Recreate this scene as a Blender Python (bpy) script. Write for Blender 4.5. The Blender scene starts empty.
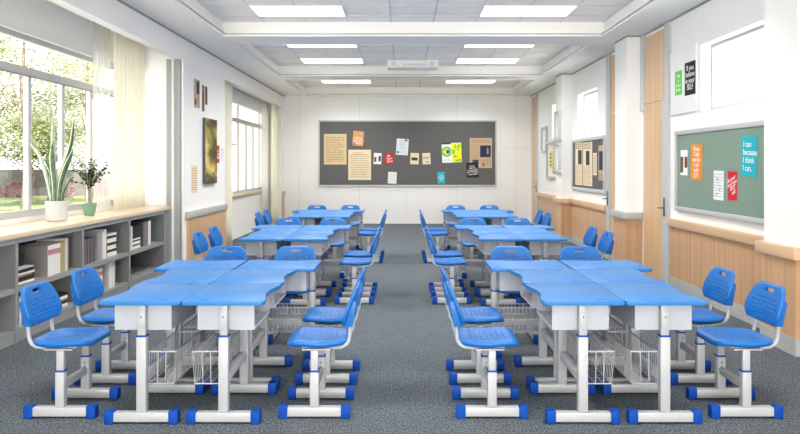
import bpy, bmesh, math, random
from mathutils import Vector, Matrix
from mathutils.geometry import delaunay_2d_cdt
PI = math.pi
scn = bpy.context.scene
COL = scn.collection
F = 672.0
H = 1.533
VX, VY = 403.0, 165.5

# ------------------------------------------------------------ materials
def nt(name):
    m = bpy.data.materials.new(name); m.use_nodes = True
    n = m.node_tree.nodes; l = m.node_tree.links
    return m, n, l, n['Principled BSDF']

def mat(name, col, rough=0.5, metal=0.0, spec=0.5, noise=0.0, nscale=20, bump=0.0, coat=0.0):
    m, n, l, b = nt(name)
    b.inputs['Base Color'].default_value = (*col, 1)
    b.inputs['Roughness'].default_value = rough
    b.inputs['Metallic'].default_value = metal
    b.inputs['Specular IOR Level'].default_value = spec
    b.inputs['Coat Weight'].default_value = coat
    if noise or bump:
        tc = n.new('ShaderNodeTexCoord'); nz = n.new('ShaderNodeTexNoise')
        nz.inputs['Scale'].default_value = nscale; nz.inputs['Detail'].default_value = 4
        l.new(tc.outputs['Object'], nz.inputs['Vector'])
        if noise:
            r = n.new('ShaderNodeValToRGB')
            r.color_ramp.elements[0].position = .3; r.color_ramp.elements[1].position = .7
            r.color_ramp.elements[0].color = (*[c*(1-noise) for c in col], 1)
            r.color_ramp.elements[1].color = (*[min(1, c*(1+noise)) for c in col], 1)
            l.new(nz.outputs['Fac'], r.inputs['Fac']); l.new(r.outputs['Color'], b.inputs['Base Color'])
        if bump:
            bp = n.new('ShaderNodeBump'); bp.inputs['Strength'].default_value = bump
            bp.inputs['Distance'].default_value = .01
            l.new(nz.outputs['Fac'], bp.inputs['Height']); l.new(bp.outputs['Normal'], b.inputs['Normal'])
    return m

def wood(name, c1, c2, axis='Z', scale=1.0, rough=.4):
    """straight grain stretched along the given axis"""
    m, n, l, b = nt(name)
    tc = n.new('ShaderNodeTexCoord'); mp = n.new('ShaderNodeMapping')
    s = {'X': (.6, 14, 14), 'Y': (14, .6, 14), 'Z': (14, 14, .5)}[axis]
    mp.inputs['Scale'].default_value = tuple(v*scale for v in s)
    nz = n.new('ShaderNodeTexNoise'); nz.inputs['Scale'].default_value = 1.0
    nz.inputs['Detail'].default_value = 6; nz.inputs['Roughness'].default_value = .6
    r = n.new('ShaderNodeValToRGB')
    r.color_ramp.elements[0].position = .32; r.color_ramp.elements[1].position = .68
    r.color_ramp.elements[0].color = (*c1, 1); r.color_ramp.elements[1].color = (*c2, 1)
    l.new(tc.outputs['Object'], mp.inputs['Vector']); l.new(mp.outputs['Vector'], nz.inputs['Vector'])
    l.new(nz.outputs['Fac'], r.inputs['Fac']); l.new(r.outputs['Color'], b.inputs['Base Color'])
    b.inputs['Roughness'].default_value = rough
    return m

def emis(name, col, st):
    m = bpy.data.materials.new(name); m.use_nodes = True
    n = m.node_tree.nodes; l = m.node_tree.links; n.clear()
    e = n.new('ShaderNodeEmission'); o = n.new('ShaderNodeOutputMaterial')
    e.inputs['Color'].default_value = (*col, 1); e.inputs['Strength'].default_value = st
    l.new(e.outputs[0], o.inputs[0]); return m

def thin(name, col, rough, transp, transl=False):
    """see-through sheet: glass pane or sheer fabric"""
    m = bpy.data.materials.new(name); m.use_nodes = True
    n = m.node_tree.nodes; l = m.node_tree.links; n.clear()
    o = n.new('ShaderNodeOutputMaterial'); mx = n.new('ShaderNodeMixShader')
    t = n.new('ShaderNodeBsdfTransparent')
    if transl:
        d = n.new('ShaderNodeBsdfDiffuse'); d.inputs['Color'].default_value = (*col, 1)
        tl = n.new('ShaderNodeBsdfTranslucent'); tl.inputs['Color'].default_value = (*col, 1)
        m2 = n.new('ShaderNodeMixShader'); m2.inputs[0].default_value = .5
        l.new(d.outputs[0], m2.inputs[1]); l.new(tl.outputs[0], m2.inputs[2]); s = m2.outputs[0]
    else:
        g = n.new('ShaderNodeBsdfGlossy'); g.inputs['Color'].default_value = (*col, 1)
        g.inputs['Roughness'].default_value = rough; s = g.outputs[0]
    mx.inputs[0].default_value = transp
    l.new(s, mx.inputs[1]); l.new(t.outputs[0], mx.inputs[2]); l.new(mx.outputs[0], o.inputs[0])
    return m

def carpet():
    m, n, l, b = nt('carpet')
    tc = n.new('ShaderNodeTexCoord')
    nz = n.new('ShaderNodeTexNoise'); nz.inputs['Scale'].default_value = 95; nz.inputs['Detail'].default_value = 3
    nz.inputs['Roughness'].default_value = .8
    mp = n.new('ShaderNodeMapping'); mp.inputs['Scale'].default_value = (1, .55, 1)
    n2 = n.new('ShaderNodeTexNoise'); n2.inputs['Scale'].default_value = 9; n2.inputs['Detail'].default_value = 3
    l.new(tc.outputs['Object'], mp.inputs['Vector']); l.new(mp.outputs['Vector'], nz.inputs['Vector'])
    l.new(tc.outputs['Object'], n2.inputs['Vector'])
    r = n.new('ShaderNodeValToRGB'); e = r.color_ramp.elements
    e[0].position = .36; e[0].color = (.028, .036, .046, 1); e[1].position = .66; e[1].color = (.24, .272, .30, 1)
    k = e.new(.5); k.color = (.098, .115, .131, 1)
    mx = n.new('ShaderNodeMixRGB'); mx.blend_type = 'MULTIPLY'; mx.inputs[0].default_value = .35
    r2 = n.new('ShaderNodeValToRGB'); r2.color_ramp.elements[0].position = .35; r2.color_ramp.elements[1].position = .65
    r2.color_ramp.elements[0].color = (.7, .7, .7, 1)
    l.new(nz.outputs['Fac'], r.inputs['Fac']); l.new(n2.outputs['Fac'], r2.inputs['Fac'])
    l.new(r.outputs['Color'], mx.inputs[1]); l.new(r2.outputs['Color'], mx.inputs[2])
    l.new(mx.outputs['Color'], b.inputs['Base Color']); b.inputs['Roughness'].default_value = .95
    b.inputs['Specular IOR Level'].default_value = .1
    bp = n.new('ShaderNodeBump'); bp.inputs['Strength'].default_value = .5; bp.inputs['Distance'].default_value = .01
    l.new(nz.outputs['Fac'], bp.inputs['Height']); l.new(bp.outputs['Normal'], b.inputs['Normal'])
    return m

def leafmat(name, c1, c2, tl=.35):
    m = bpy.data.materials.new(name); m.use_nodes = True
    n = m.node_tree.nodes; l = m.node_tree.links; n.clear()
    o = n.new('ShaderNodeOutputMaterial'); mx = n.new('ShaderNodeMixShader'); mx.inputs[0].default_value = tl
    d = n.new('ShaderNodeBsdfDiffuse'); t = n.new('ShaderNodeBsdfTranslucent')
    tc = n.new('ShaderNodeTexCoord'); nz = n.new('ShaderNodeTexNoise'); nz.inputs['Scale'].default_value = 2.3
    r = n.new('ShaderNodeValToRGB'); r.color_ramp.elements[0].position = .38; r.color_ramp.elements[1].position = .62
    r.color_ramp.elements[0].color = (*c1, 1); r.color_ramp.elements[1].color = (*c2, 1)
    l.new(tc.outputs['Object'], nz.inputs['Vector']); l.new(nz.outputs['Fac'], r.inputs['Fac'])
    l.new(r.outputs[0], d.inputs['Color']); l.new(r.outputs[0], t.inputs['Color'])
    l.new(d.outputs[0], mx.inputs[1]); l.new(t.outputs[0], mx.inputs[2]); l.new(mx.outputs[0], o.inputs[0])
    return m

M = dict(
    wall=mat('wall_paint', (.84, .83, .81), .75, spec=.2),
    panel=mat('wall_panel_white', (.81, .81, .80), .55, spec=.3),
    ceil=mat('ceiling_paint', (.86, .845, .82), .8, spec=.2),
    tile=mat('ceiling_tile', (.95, .915, .865), .85, spec=.2, noise=.02, nscale=60),
    grid=mat('tile_grid', (.66, .66, .65), .6),
    groove=mat('shadow_gap', (.30, .30, .30), .7),
    greywall=mat('grey_panel', (.36, .37, .37), .5),
    frame=mat('aluminium_frame', (.52, .53, .53), .4, metal=.1),
    winframe=mat('window_profile', (.50, .50, .50), .45),
    blind=mat('roller_fabric', (.74, .74, .73), .85),
    wood=wood('beech_cladding', (.48, .28, .15), (.62, .395, .23)),
    woodh=wood('beech_rail', (.56, .36, .21), (.68, .47, .30), 'Y'),
    door=wood('door_veneer', (.58, .36, .19), (.69, .46, .27), rough=.3),
    sill=wood('pale_oak', (.58, .45, .29), (.76, .64, .47), 'Y', .8, rough=.35),
    cap=mat('grey_rail', (.42, .43, .43), .5),
    base=mat('grey_skirting', (.42, .43, .42), .5, noise=.06, nscale=6),
    carpet=carpet(),
    glass=thin('window_glass', (1, 1, 1), .02, .93),
    sheer=thin('sheer_voile', (.80, .80, .79), 1, .62, True),
    cream=thin('cream_cloth', (.95, .93, .84), 1, .05, True),
    lamp=emis('lamp_diffuser', (1, .98, .95), 1.3),
    lampframe=mat('lamp_trim', (.86, .845, .82), .5),
    top=mat('blue_desktop', (.022, .16, .44), .40, spec=.3),
    blue=mat('blue_plastic', (.006, .125, .43), .36, spec=.35),
    capblue=mat('blue_rubber', (.0, .05, .30), .6, spec=.2),
    white=mat('white_steel', (.40, .41, .425), .38, spec=.5),
    box=mat('white_bin', (.41, .43, .47), .45),
    slot=mat('slot_blue', (.01, .09, .38), .5),
    screw=mat('screw_hole', (.12, .12, .13), .5),
    shelf=mat('grey_laminate', (.17, .173, .173), .55),
    shelfe=mat('grey_laminate_edge', (.26, .265, .27), .5),
    shelfb=mat('grey_laminate_rail', (.34, .36, .41), .5),
    dark=mat('dark_handle', (.14, .14, .14), .35, metal=.4),
    board=mat('grey_felt', (.125, .125, .127), .9, spec=.15),
    green=mat('green_chalkboard', (.20, .29, .23), .35, spec=.4),
    pot=mat('white_ceramic', (.60, .60, .59), .4),
    gpot=mat('green_ceramic', (.17, .33, .20), .3),
    soil=mat('soil', (.06, .04, .03), .9),
    bark=mat('bark', (.16, .12, .09), .9, noise=.3, nscale=9),
    stem=mat('woody_stem', (.33, .29, .22), .8, noise=.2, nscale=40),
    snake=mat('snake_leaf', (.055, .12, .075), .4, noise=.45, nscale=22),
    snakee=mat('snake_leaf_edge', (.60, .66, .40), .45),
    snakep=mat('snake_leaf_pale', (.40, .48, .40), .45, noise=.2, nscale=22),
    shrub=leafmat('shrub_leaf', (.02, .05, .022), (.05, .10, .045), .12),
    tleaf=leafmat('tree_leaf', (.11, .14, .04), (.27, .29, .13), .45),
    tleaf2=leafmat('tree_leaf_dark', (.03, .07, .02), (.12, .18, .05), .4),
    pleaf=leafmat('tree_leaf_pale', (.26, .28, .17), (.46, .48, .34), .45),
    pink=leafmat('blossom', (.34, .16, .19), (.5, .3, .33), .3),
    lawn=mat('lawn_grass', (.13, .18, .06), .9, noise=.35, nscale=3),
    fence=mat('garden_wall', (.12, .11, .11), .9, noise=.2, nscale=4),
    render=mat('house_render', (.85, .84, .82), .9),
    roof=mat('roof_tiles', (.62, .40, .38), .8, noise=.2, nscale=5),
    hglass=mat('house_window', (.30, .36, .40), .2),
)
P = {}
def pc(name, col, rough=.7):
    if name not in P: P[name] = mat('paper_'+name, col, rough, spec=.2)
    return P[name]

# ------------------------------------------------------------ mesh helpers
def link(name, me, m, parent=None):
    o = bpy.data.objects.new(name, me)
    if m is not None:
        for k in (m if isinstance(m, (list, tuple)) else [m]): me.materials.append(k)
    COL.objects.link(o)
    if parent is not None: o.parent = parent
    return o

class MB:
    def __init__(s): s.bm = bmesh.new()
    def box(s, x0, x1, y0, y1, z0, z1, bev=0, seg=2, mi=0):
        b = s.bm; xs = sorted((x0, x1)); ys = sorted((y0, y1)); zs = sorted((z0, z1))
        v = [b.verts.new((x, y, z)) for x in xs for y in ys for z in zs]
        fs = [b.faces.new([v[i] for i in q]) for q in ((0,1,3,2),(4,6,7,5),(0,4,5,1),(2,3,7,6),(0,2,6,4),(1,5,7,3))]
        for f in fs: f.material_index = mi
        if bev:
            es = list({e for f in fs for e in f.edges})
            r = bmesh.ops.bevel(b, geom=es, offset=bev, segments=seg, profile=.5, affect='EDGES')
            for f in r['faces']: f.material_index = mi
        return s
    def tube(s, pts, r, n=8, mi=0, sy=1.0, caps=True):
        b = s.bm; pts = [Vector(p) for p in pts]; rings = []
        rr = r if isinstance(r, (list, tuple)) else [r]*len(pts)
        up = Vector((0, 0, 1)); t0 = (pts[1]-pts[0]).normalized()
        if abs(t0.dot(up)) > .9: up = Vector((1, 0, 0))
        for i, p in enumerate(pts):
            a = pts[max(i-1, 0)]; c = pts[min(i+1, len(pts)-1)]
            t = (c-a).normalized()
            u = up - t*up.dot(t)
            u = u.normalized() if u.length > 1e-6 else Vector((1, 0, 0))
            up = u; w = t.cross(u)
            rings.append([b.verts.new(p + u*math.cos(2*PI*k/n)*rr[i] + w*math.sin(2*PI*k/n)*rr[i]*sy) for k in range(n)])
        for i in range(len(rings)-1):
            for k in range(n):
                f = b.faces.new((rings[i][k], rings[i][(k+1) % n], rings[i+1][(k+1) % n], rings[i+1][k])); f.smooth = True; f.material_index = mi
        if caps:
            for rg in (rings[0][::-1], rings[-1]):
                f = b.faces.new(rg); f.material_index = mi
        return s
    def lathe(s, prof, n=24, c=(0, 0, 0), mi=0, smooth=True):
        b = s.bm; rings = []
        for r, z in prof:
            rings.append([b.verts.new((c[0]+r*math.cos(2*PI*(k+.5)/n), c[1]+r*math.sin(2*PI*(k+.5)/n), c[2]+z)) for k in range(n)])
        for i in range(len(rings)-1):
            for k in range(n):
                f = b.faces.new((rings[i][k], rings[i][(k+1) % n], rings[i+1][(k+1) % n], rings[i+1][k])); f.smooth = smooth; f.material_index = mi
        b.faces.new(rings[0][::-1]).material_index = mi; b.faces.new(rings[-1]).material_index = mi
        return s
    def prism(s, poly, z0, z1, bev=0, mi=0):
        b = s.bm
        lo = [b.verts.new((x, y, z0)) for x, y in poly]; hi = [b.verts.new((x, y, z1)) for x, y in poly]
        n = len(poly); top = b.faces.new(hi); bot = b.faces.new(lo[::-1])
        for i in range(n): b.faces.new((lo[i], lo[(i+1) % n], hi[(i+1) % n], hi[i]))
        if bev:
            es = list(top.edges)+list(bot.edges)
            bmesh.ops.bevel(b, geom=es, offset=bev, segments=3, profile=.5, affect='EDGES')
        return s
    def quad(s, pts, mi=0):
        f = s.bm.faces.new([s.bm.verts.new(p) for p in pts]); f.material_index = mi; return s
    def mesh(s, name, sharp=35, normals=True):
        if normals: bmesh.ops.recalc_face_normals(s.bm, faces=s.bm.faces)
        me = bpy.data.meshes.new(name); s.bm.to_mesh(me); s.bm.free()
        if sharp:
            for p in me.polygons: p.use_smooth = True
            me.set_sharp_from_angle(angle=math.radians(sharp))
        return me
    def build(s, name, m, parent=None, sharp=35):
        return link(name, s.mesh(name, sharp), m, parent)

def tag(o, label, cat, group=None, kind=None):
    o['label'] = label; o['category'] = cat
    if group: o['group'] = group
    if kind: o['kind'] = kind
    return o
def struct(o):
    o['kind'] = 'structure'; return o
def empty(name, loc=(0, 0, 0), rz=0):
    o = bpy.data.objects.new(name, None); COL.objects.link(o); o.location = loc; o.rotation_euler = (0, 0, rz)
    o.empty_display_size = .1
    return o
def copy_tree(o, parent=None):
    c = o.copy(); COL.objects.link(c)
    if parent is not None: c.parent = parent
    for ch in o.children: copy_tree(ch, c)
    return c

def inside(p, poly):
    x, y = p; c = False; n = len(poly)
    for i in range(n):
        x1, y1 = poly[i]; x2, y2 = poly[(i+1) % n]
        if (y1 > y) != (y2 > y) and x < (x2-x1)*(y-y1)/(y2-y1)+x1: c = not c
    return c
def dist(p, poly):
    best = 9
    px, py = p; n = len(poly)
    for i in range(n):
        x1, y1 = poly[i]; x2, y2 = poly[(i+1) % n]
        dx, dy = x2-x1, y2-y1; L = dx*dx+dy*dy
        t = max(0, min(1, ((px-x1)*dx+(py-y1)*dy)/L)) if L else 0
        d = math.hypot(px-x1-t*dx, py-y1-t*dy)
        if d < best: best = d
    return best
def inset(poly, d):
    n = len(poly); out = []
    for i in range(n):
        a = Vector(poly[i-1]); b = Vector(poly[i]); c = Vector(poly[(i+1) % n])
        t = (c-a).normalized(); out.append((b.x - t.y*d, b.y + t.x*d))   # ccw polygon
    return out
def fillet(pts, seg=5):
    """pts: (x, y, r) -> rounded ccw polygon"""
    out = []; n = len(pts)
    for i in range(n):
        p = Vector(pts[i][:2]); a = Vector(pts[i-1][:2]); c = Vector(pts[(i+1) % n][:2]); r = pts[i][2]
        if r <= 0: out.append(tuple(p)); continue
        da = (a-p).normalized(); dc = (c-p).normalized()
        ang = da.angle(dc); t = min(r/math.tan(ang/2), (a-p).length*.49, (c-p).length*.49)
        s, e = p+da*t, p+dc*t
        for k in range(seg+1):
            u = k/seg; q = s*(1-u)**2 + p*2*u*(1-u) + e*u*u; out.append(tuple(q))
    return out

def pillow(name, outline, holes, th, r, fn, step=.03):
    """padded panel with real holes; fn(u, v, h) -> xyz"""
    pts = []; edges = []
    def loop(pl):
        k = len(pts); pts.extend(Vector(p) for p in pl); n = len(pl)
        edges.extend((k+i, k+(i+1) % n) for i in range(n))
    loop(outline); loop(inset(outline, r*.3)); loop(inset(outline, r))
    for hp in holes: loop(hp)
    us = [p[0] for p in outline]; vs = [p[1] for p in outline]
    u = min(us)+step*.5
    while u < max(us):
        v = min(vs)+step*.5
        while v < max(vs):
            if inside((u, v), outline) and dist((u, v), outline) > r+step*.3 and all(dist((u, v), h) > .006 and not inside((u, v), h) for h in holes):
                pts.append(Vector((u, v)))
            v += step
        u += step
    vo, eo, fo = delaunay_2d_cdt(pts, edges, [], 0, 1e-6)[:3]
    bm = bmesh.new(); T = []; B = []
    for p in vo:
        d = dist(p, outline); rim = d < 1e-5
        k = min(d, r)/r; h = th/2*math.sqrt(max(0, 1-(1-k)**2))
        t = bm.verts.new(fn(p.x, p.y, h)); T.append(t)
        B.append(t if rim else bm.verts.new(fn(p.x, p.y, -h)))
    cnt = {}
    for f in fo:
        c = ((vo[f[0]].x+vo[f[1]].x+vo[f[2]].x)/3, (vo[f[0]].y+vo[f[1]].y+vo[f[2]].y)/3)
        if not inside(c, outline) or any(inside(c, h) for h in holes): continue
        try:
            bm.faces.new([T[i] for i in f]); bm.faces.new([B[i] for i in reversed(f)])
        except ValueError: continue
        for i in range(3):
            e = (f[i], f[(i+1) % 3]); cnt[e] = 1
    for (a, b) in list(cnt):
        if (b, a) not in cnt and T[a] is not B[a] and T[b] is not B[b]:
            try: bm.faces.new((T[b], T[a], B[a], B[b]))
            except ValueError: pass
    for v in [v for v in bm.verts if not v.link_faces]: bm.verts.remove(v)
    bmesh.ops.recalc_face_normals(bm, faces=bm.faces)
    me = bpy.data.meshes.new(name); bm.to_mesh(me); bm.free()
    for p in me.polygons: p.use_smooth = True
    me.set_sharp_from_angle(angle=math.radians(50))
    return me

def circ(u, v, r, n=6, sx=1): return [(u+r*sx*math.cos(2*PI*k/n), v+r*math.sin(2*PI*k/n)) for k in range(n)]
def pill(u, v, w, h, n=5):
    out = []
    for k in range(n+1): a = -PI/2+PI*k/n; out.append((u+w/2-h/2+h/2*math.cos(a), v+h/2*math.sin(a)))
    for k in range(n+1): a = PI/2+PI*k/n; out.append((u-w/2+h/2+h/2*math.cos(a), v+h/2*math.sin(a)))
    return out

# ------------------------------------------------------------ camera
cam = bpy.data.cameras.new('camera'); co = bpy.data.objects.new('camera', cam); COL.objects.link(co)
co.location = (0, 0, H); co.rotation_euler = (PI/2, 0, 0)
cam.sensor_width = 36; cam.lens = 36*F/800; cam.shift_x = (400-VX)/800; cam.shift_y = -(217-VY)/800
cam.clip_start = .05; cam.clip_end = 300
scn.camera = co

# ------------------------------------------------------------ room shell
XL, XR, YB, YF, ZC, ZI = -3.145, 3.383, 17.76, -6.0, 3.37, 3.585
XP = 3.17                                    # face of the piers on the right
WIN_R = [(6.25, 7.63), (11.72, 13.0), (14.05, 15.26)]
struct(MB().box(-4.2, 3.75, YF-.2, YB+.2, -.12, 0).build('floor', M['carpet']))

w = MB()
w.box(-4.15, XL, YF-.2, 2.8, 0, ZC)                          # solid part near the camera
w.box(XL-.13, XL, 2.8, 9.65, 3.055, ZC)                      # lintel of the first bay
w.box(-4.15, -3.87, 2.8, 9.65, 0, 1.0); w.box(-4.15, -3.87, 2.8, 9.65, 2.90, ZC+.1)
w.box(-4.15, XL, 9.65, 11.87, 0, ZC)
w.box(XL-.13, XL, 11.87, 17.42, 3.055, ZC)
w.box(-4.15, -3.5, 11.87, 12.5, 0, ZC); w.box(-4.15, -3.5, 16.95, 17.42, 0, ZC)
w.box(-3.75, -3.5, 12.5, 16.95, 0, .90); w.box(-3.75, -3.5, 12.5, 16.95, 2.90, ZC)
w.box(-4.15, XL, 17.42, YB+.2, 0, ZC)
struct(w.build('wall_left', M['wall']))

w = MB(); y = YF-.2
for a, b in WIN_R:
    w.box(XR, 3.75, y, a, 0, ZC); w.box(XR, 3.75, a, b, 0, 2.15); w.box(XR, 3.75, a, b, 2.90, ZC); y = b
w.box(XR, 3.75, y, YB+.2, 0, ZC)
PIERS = [(5.41, 5.90), (9.51, 10.05), (13.43, 13.93)]
for a, b in PIERS: w.box(XP, XR+.05, a, b, .0, ZC)
struct(w.build('wall_right', M['wall']))
struct(MB().box(-4.15, 3.75, YB, YB+.2, 0, ZI+.1).build('wall_back', M['wall']))
struct(MB().box(-4.15, 3.75, YF-.2, YF, 0, ZI+.1).build('wall_front', M['wall']))

c = MB()
c.box(-4.4, 5.3, YF-.3, YB+.3, ZI+.02, ZI+.14); c.box(-4.2, 3.8, YF-.3, YB+.3, ZI, ZI+.02)  # right overhang is an added unseen eave, keeps sun off the right windows
CX0, CX1 = -2.57, 2.86
c.box(-4.2, CX0, YF-.3, YB+.3, ZC, ZI); c.box(CX1, 3.8, YF-.3, YB+.3, ZC, ZI)
BEAMS = [(YF-.3, -5.7), (-3.2, -2.6), (1.05, 1.65), (5.3, 5.9), (9.57, 10.18), (13.8, 14.4), (17.58, YB+.3)]
for a, b in BEAMS: c.box(CX0, CX1, a, b, ZC, ZI)
struct(c.build('ceiling', M['ceil']))
# stepped moulding round every coffer, and the tile field with its bars
tr = MB(); tf = MB(); gb = MB(); gap = MB()
for i in range(len(BEAMS)-1):
    y0, y1 = BEAMS[i][1], BEAMS[i+1][0]
    tf.box(CX0, CX1, y0, y1, ZI-.012, ZI)
    for d, z0, z1 in ((.035, ZC-.004, ZC+.022), (.055, ZC+.034, ZC+.05)):
        e = .004
        tr.box(CX0-e, CX0+d, y0-e, y1+e, z0, z1); tr.box(CX1-d, CX1+e, y0-e, y1+e, z0, z1)
        tr.box(CX0+d, CX1-d, y0-e, y0+d, z0, z1); tr.box(CX0+d, CX1-d, y1-d, y1+e, z0, z1)
    for z0, z1 in ((ZC+.022, ZC+.034),):
        d = .02
        gap.box(CX0, CX0+d, y0, y1, z0, z1); gap.box(CX1-d, CX1, y0, y1, z0, z1)
        gap.box(CX0+d, CX1-d, y1-d, y1, z0, z1)
    x = .43-.6*5
    while x < CX1:
        if x > CX0+.05:
            wd = .012 if abs(x-.43) < .01 or abs(x+.17) < .01 else .005
            gb.box(x-wd, x+wd, y0, y1, ZI-.017, ZI-.012)
        x += .6
    oy = 8.55 if i < 5 else 15.95
    k = math.ceil((y0-oy)/.6); y = oy+.6*k
    while y < y1:
        if y > y0+.03: gb.box(CX0, CX1, y-.005, y+.005, ZI-.0165, ZI-.012)
        y += .6
struct(tf.build('trim_1', M['tile'])); struct(tr.build('trim_2', M['ceil'])); struct(gb.build('trim_3', M['grid']))
# dark reveal line where walls meet the soffit
gap.box(XL, XL+.012, YF, YB, ZC-.022, ZC); gap.box(XR-.012, XR, YF, YB, ZC-.022, ZC)
for a, b in PIERS:
    gap.box(XP-.01, XP, a, b, ZC-.02, ZC); gap.box(XP, XR, a-.01, a, ZC-.02, ZC)
struct(gap.build('trim_4', M['groove']))

# back wall: raised centre panels with joints
bp = MB(); x0, x1 = -2.33, 2.59
bp.box(x0, x1, YB-.03, YB, .87, 3.35); bp.box(x0, x1, YB-.03, YB, .09, .855)
struct(bp.build('trim_5', M['panel']))
j = MB()
for x in (-1.15, .08, 1.42): j.box(x-.004, x+.004, YB-.0315, YB-.03, .09, 3.35)
for x in (-2.75, 3.0): j.box(x-.004, x+.004, YB-.002, YB, .09, ZC)
for z in (2.0,): j.box(x1, XR, YB-.002, YB, z-.004, z+.004)
struct(j.build('trim_6', mat('joint_line', (.58, .58, .57), .7)))
struct(MB().box(XL, XR-.02, YB-.045, YB, 0, .085).build('baseboard_back', M['wall']))

# left wall cladding and grey reveal column
l_ = MB(); l_.box(XL, XL+.025, 9.76, 11.87, .1, .765); l_.box(XL, XL+.025, 17.42, 17.7, .1, .765)
struct(l_.build('trim_7', M['wood']))
l_ = MB(); l_.box(XL, XL+.05, 9.70, 11.87, .765, .862, .004); l_.box(XL, XL+.05, 17.42, 17.72, .765, .862, .004)
struct(l_.build('trim_8', M['cap']))
l_ = MB(); l_.box(XL, XL+.035, 9.70, 11.87, 0, .1); l_.box(XL, XL+.035, 17.42, 17.7, 0, .1)
struct(l_.build('baseboard_left', M['base']))
struct(MB().box(-3.38, XL-.02, 9.60, 9.65, 0, 3.055).build('trim_9', M['greywall']))
struct(MB().box(-3.30, -3.27, 9.58, 9.60, 0, 3.055).box(XL-.03, XL+.005, 9.60, 9.665, 0, 3.06).build('trim_10', M['panel']))
struct(MB().box(XL-.2, XL-.1, 17.36, 17.42, 0, 3.05).build('trim_11', M['greywall']))

# right wall cladding
r_ = MB(); rr = MB(); rb = MB(); rg = MB()
SEG = [(3.0, 5.41), (5.90, 8.47), (11.12, 13.43), (13.93, 16.78)]
for a, b in SEG:
    r_.box(XR-.018, XR, a, b, .14, .775); rr.box(XR-.055, XR, a, b, .775, .872, .004); rb.box(XR-.024, XR, a, b, 0, .14)
for i, (a, b) in enumerate(PIERS):
    r_.box(XP-.018, XR, a-.018, b+.018, .14, .775)
    (rg if i == 1 else rr).box(XP-.055, XR, a-.055, b+.055, .775, .872, .004)
    rb.box(XP-.024, XR, a-.024, b+.024, 0, .14)
struct(r_.build('trim_12', M['wood'])); struct(rr.build('trim_13', M['woodh'])); struct(rg.build('trim_14', M['cap']))
struct(rb.build('baseboard_right', M['base']))

# doors on the right wall (leaf, transom panel, grey stile, lever)
def door(n, y0, y1, s0, s1, far=None, yhand=None):
    ty0, ty1 = (8.62, 9.345) if n == 1 else (y0, y1)
    d = MB(); d.box(XR-.016, XR, y0, y1, .02, 2.37); d.box(XR-.016, XR, ty0, ty1, 2.385, 3.30)
    o = struct(d.build('door_%d' % n, M['door']))
    f = MB()
    if n == 1: f.box(XR-.03, XR, s0, s1, 0, 2.38); f.box(XR-.03, XR, 8.47, 8.62, 2.38, ZC-.02)
    else: f.box(XR-.03, XR, s0, s1, 0, ZC-.02)
    if far: f.box(XR-.03, XR, far[0], far[1], 2.3, ZC-.02)
    f.build('door_frame', M['frame'], o)
    f.bm = None
    h = MB(); h.box(XR-.042, XR-.03, yhand-.02, yhand+.02, .88, 1.12, .004)
    h.tube([(XR-.042, yhand, .99), (XR-.08, yhand, .99)], .009)
    sgn = 1
    h.tube([(XR-.08, yhand, .99), (XR-.08, yhand+.1*sgn, .985)], .008)
    h.build('door_handle', M['dark'], o)
door(1, 8.70, 9.40, 8.50, 8.70, (9.345, 9.505), 8.62)
door(2, 10.05, 10.90, 10.90, 11.11, None, 11.0)
door(3, 17.0, 17.56, 16.80, 17.0, None, 16.9)

# raised white notice panel beside the first right window
tag(MB().box(XR-.03, XR, 7.70, 8.43, 2.16, 2.94, .003).build('sliding_panel', M['panel']),
    'large plain white wall panel beside the right window, behind the green and black posters', 'wall panel')

# ------------------------------------------------------------ windows
def window(n, X, y0, y1, z0, z1, fw, verts, trans, t=.06, s=1, vert_above=(), glassx=None):
    m = MB()
    a, b = X, X+t
    m.box(a, b, y0, y1, z0, z0+fw); m.box(a, b, y0, y1, z1-fw, z1)
    m.box(a, b, y0, y0+fw, z0+fw, z1-fw); m.box(a, b, y1-fw, y1, z0+fw, z1-fw)
    if trans: m.box(a-.005, b+.015, y0+fw, y1-fw, trans[0], trans[1])
    zt = trans[0] if trans else z1-fw
    for v in verts: m.box(a+.004, b-.004, v-.03, v+.03, z0+fw, zt)
    for v in vert_above: m.box(a+.004, b-.004, v-.025, v+.025, trans[1], z1-fw)
    o = struct(m.build('window_%d' % n, M['winframe']))
    gx = (a+b)/2
    MB().box(gx-.003, gx+.003, y0+fw, y1-fw, z0+fw, z1-fw).build('glass', M['glass'], o)
    return o
v1 = [7.05+.695*k for k in range(-5, 4)]
w1 = window(1, -3.97, 2.8, 9.62, 1.0, 2.90, .07, v1, (2.47, 2.55))
MB().box(-3.91, -3.893, 2.9, 9.5, 2.455, 2.47).build('track', M['groove'], w1)
v2 = [14.34-.72*2, 14.34-.72, 14.34, 15.08, 15.78, 16.5]
window(2, -3.565, 12.5, 16.95, .93, 2.90, .07, v2, (2.44, 2.53), vert_above=(14.34, 16.5))
struct(MB().box(-3.75, -3.44, 12.45, 17.0, .885, .935, .004).build('trim_15', M['sill']))
for i, (a, b) in enumerate(WIN_R):
    window(3+i, 3.50, a, b, 2.15, 2.90, .035, (), None)

def blind(X, y0, y1, z0, label):
    o = MB().box(X-.004, X+.004, y0, y1, z0, 3.33).build('roller_blind', M['blind'])
    MB().box(X-.012, X+.014, y0, y1, z0-.025, z0, .004).build('bottom_bar', M['panel'], o)
    MB().tube([(X, y0, 3.31), (X, y1, 3.31)], .035).build('roller', M['blind'], o)
    tag(o, label, 'blind')
blind(-3.80, 3.0, 8.55, 2.88, 'light grey roller blind rolled up above the large window over the bookshelves')
blind(-3.43, 12.6, 16.9, 2.83, 'light grey roller blind rolled up above the far left window')

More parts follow.
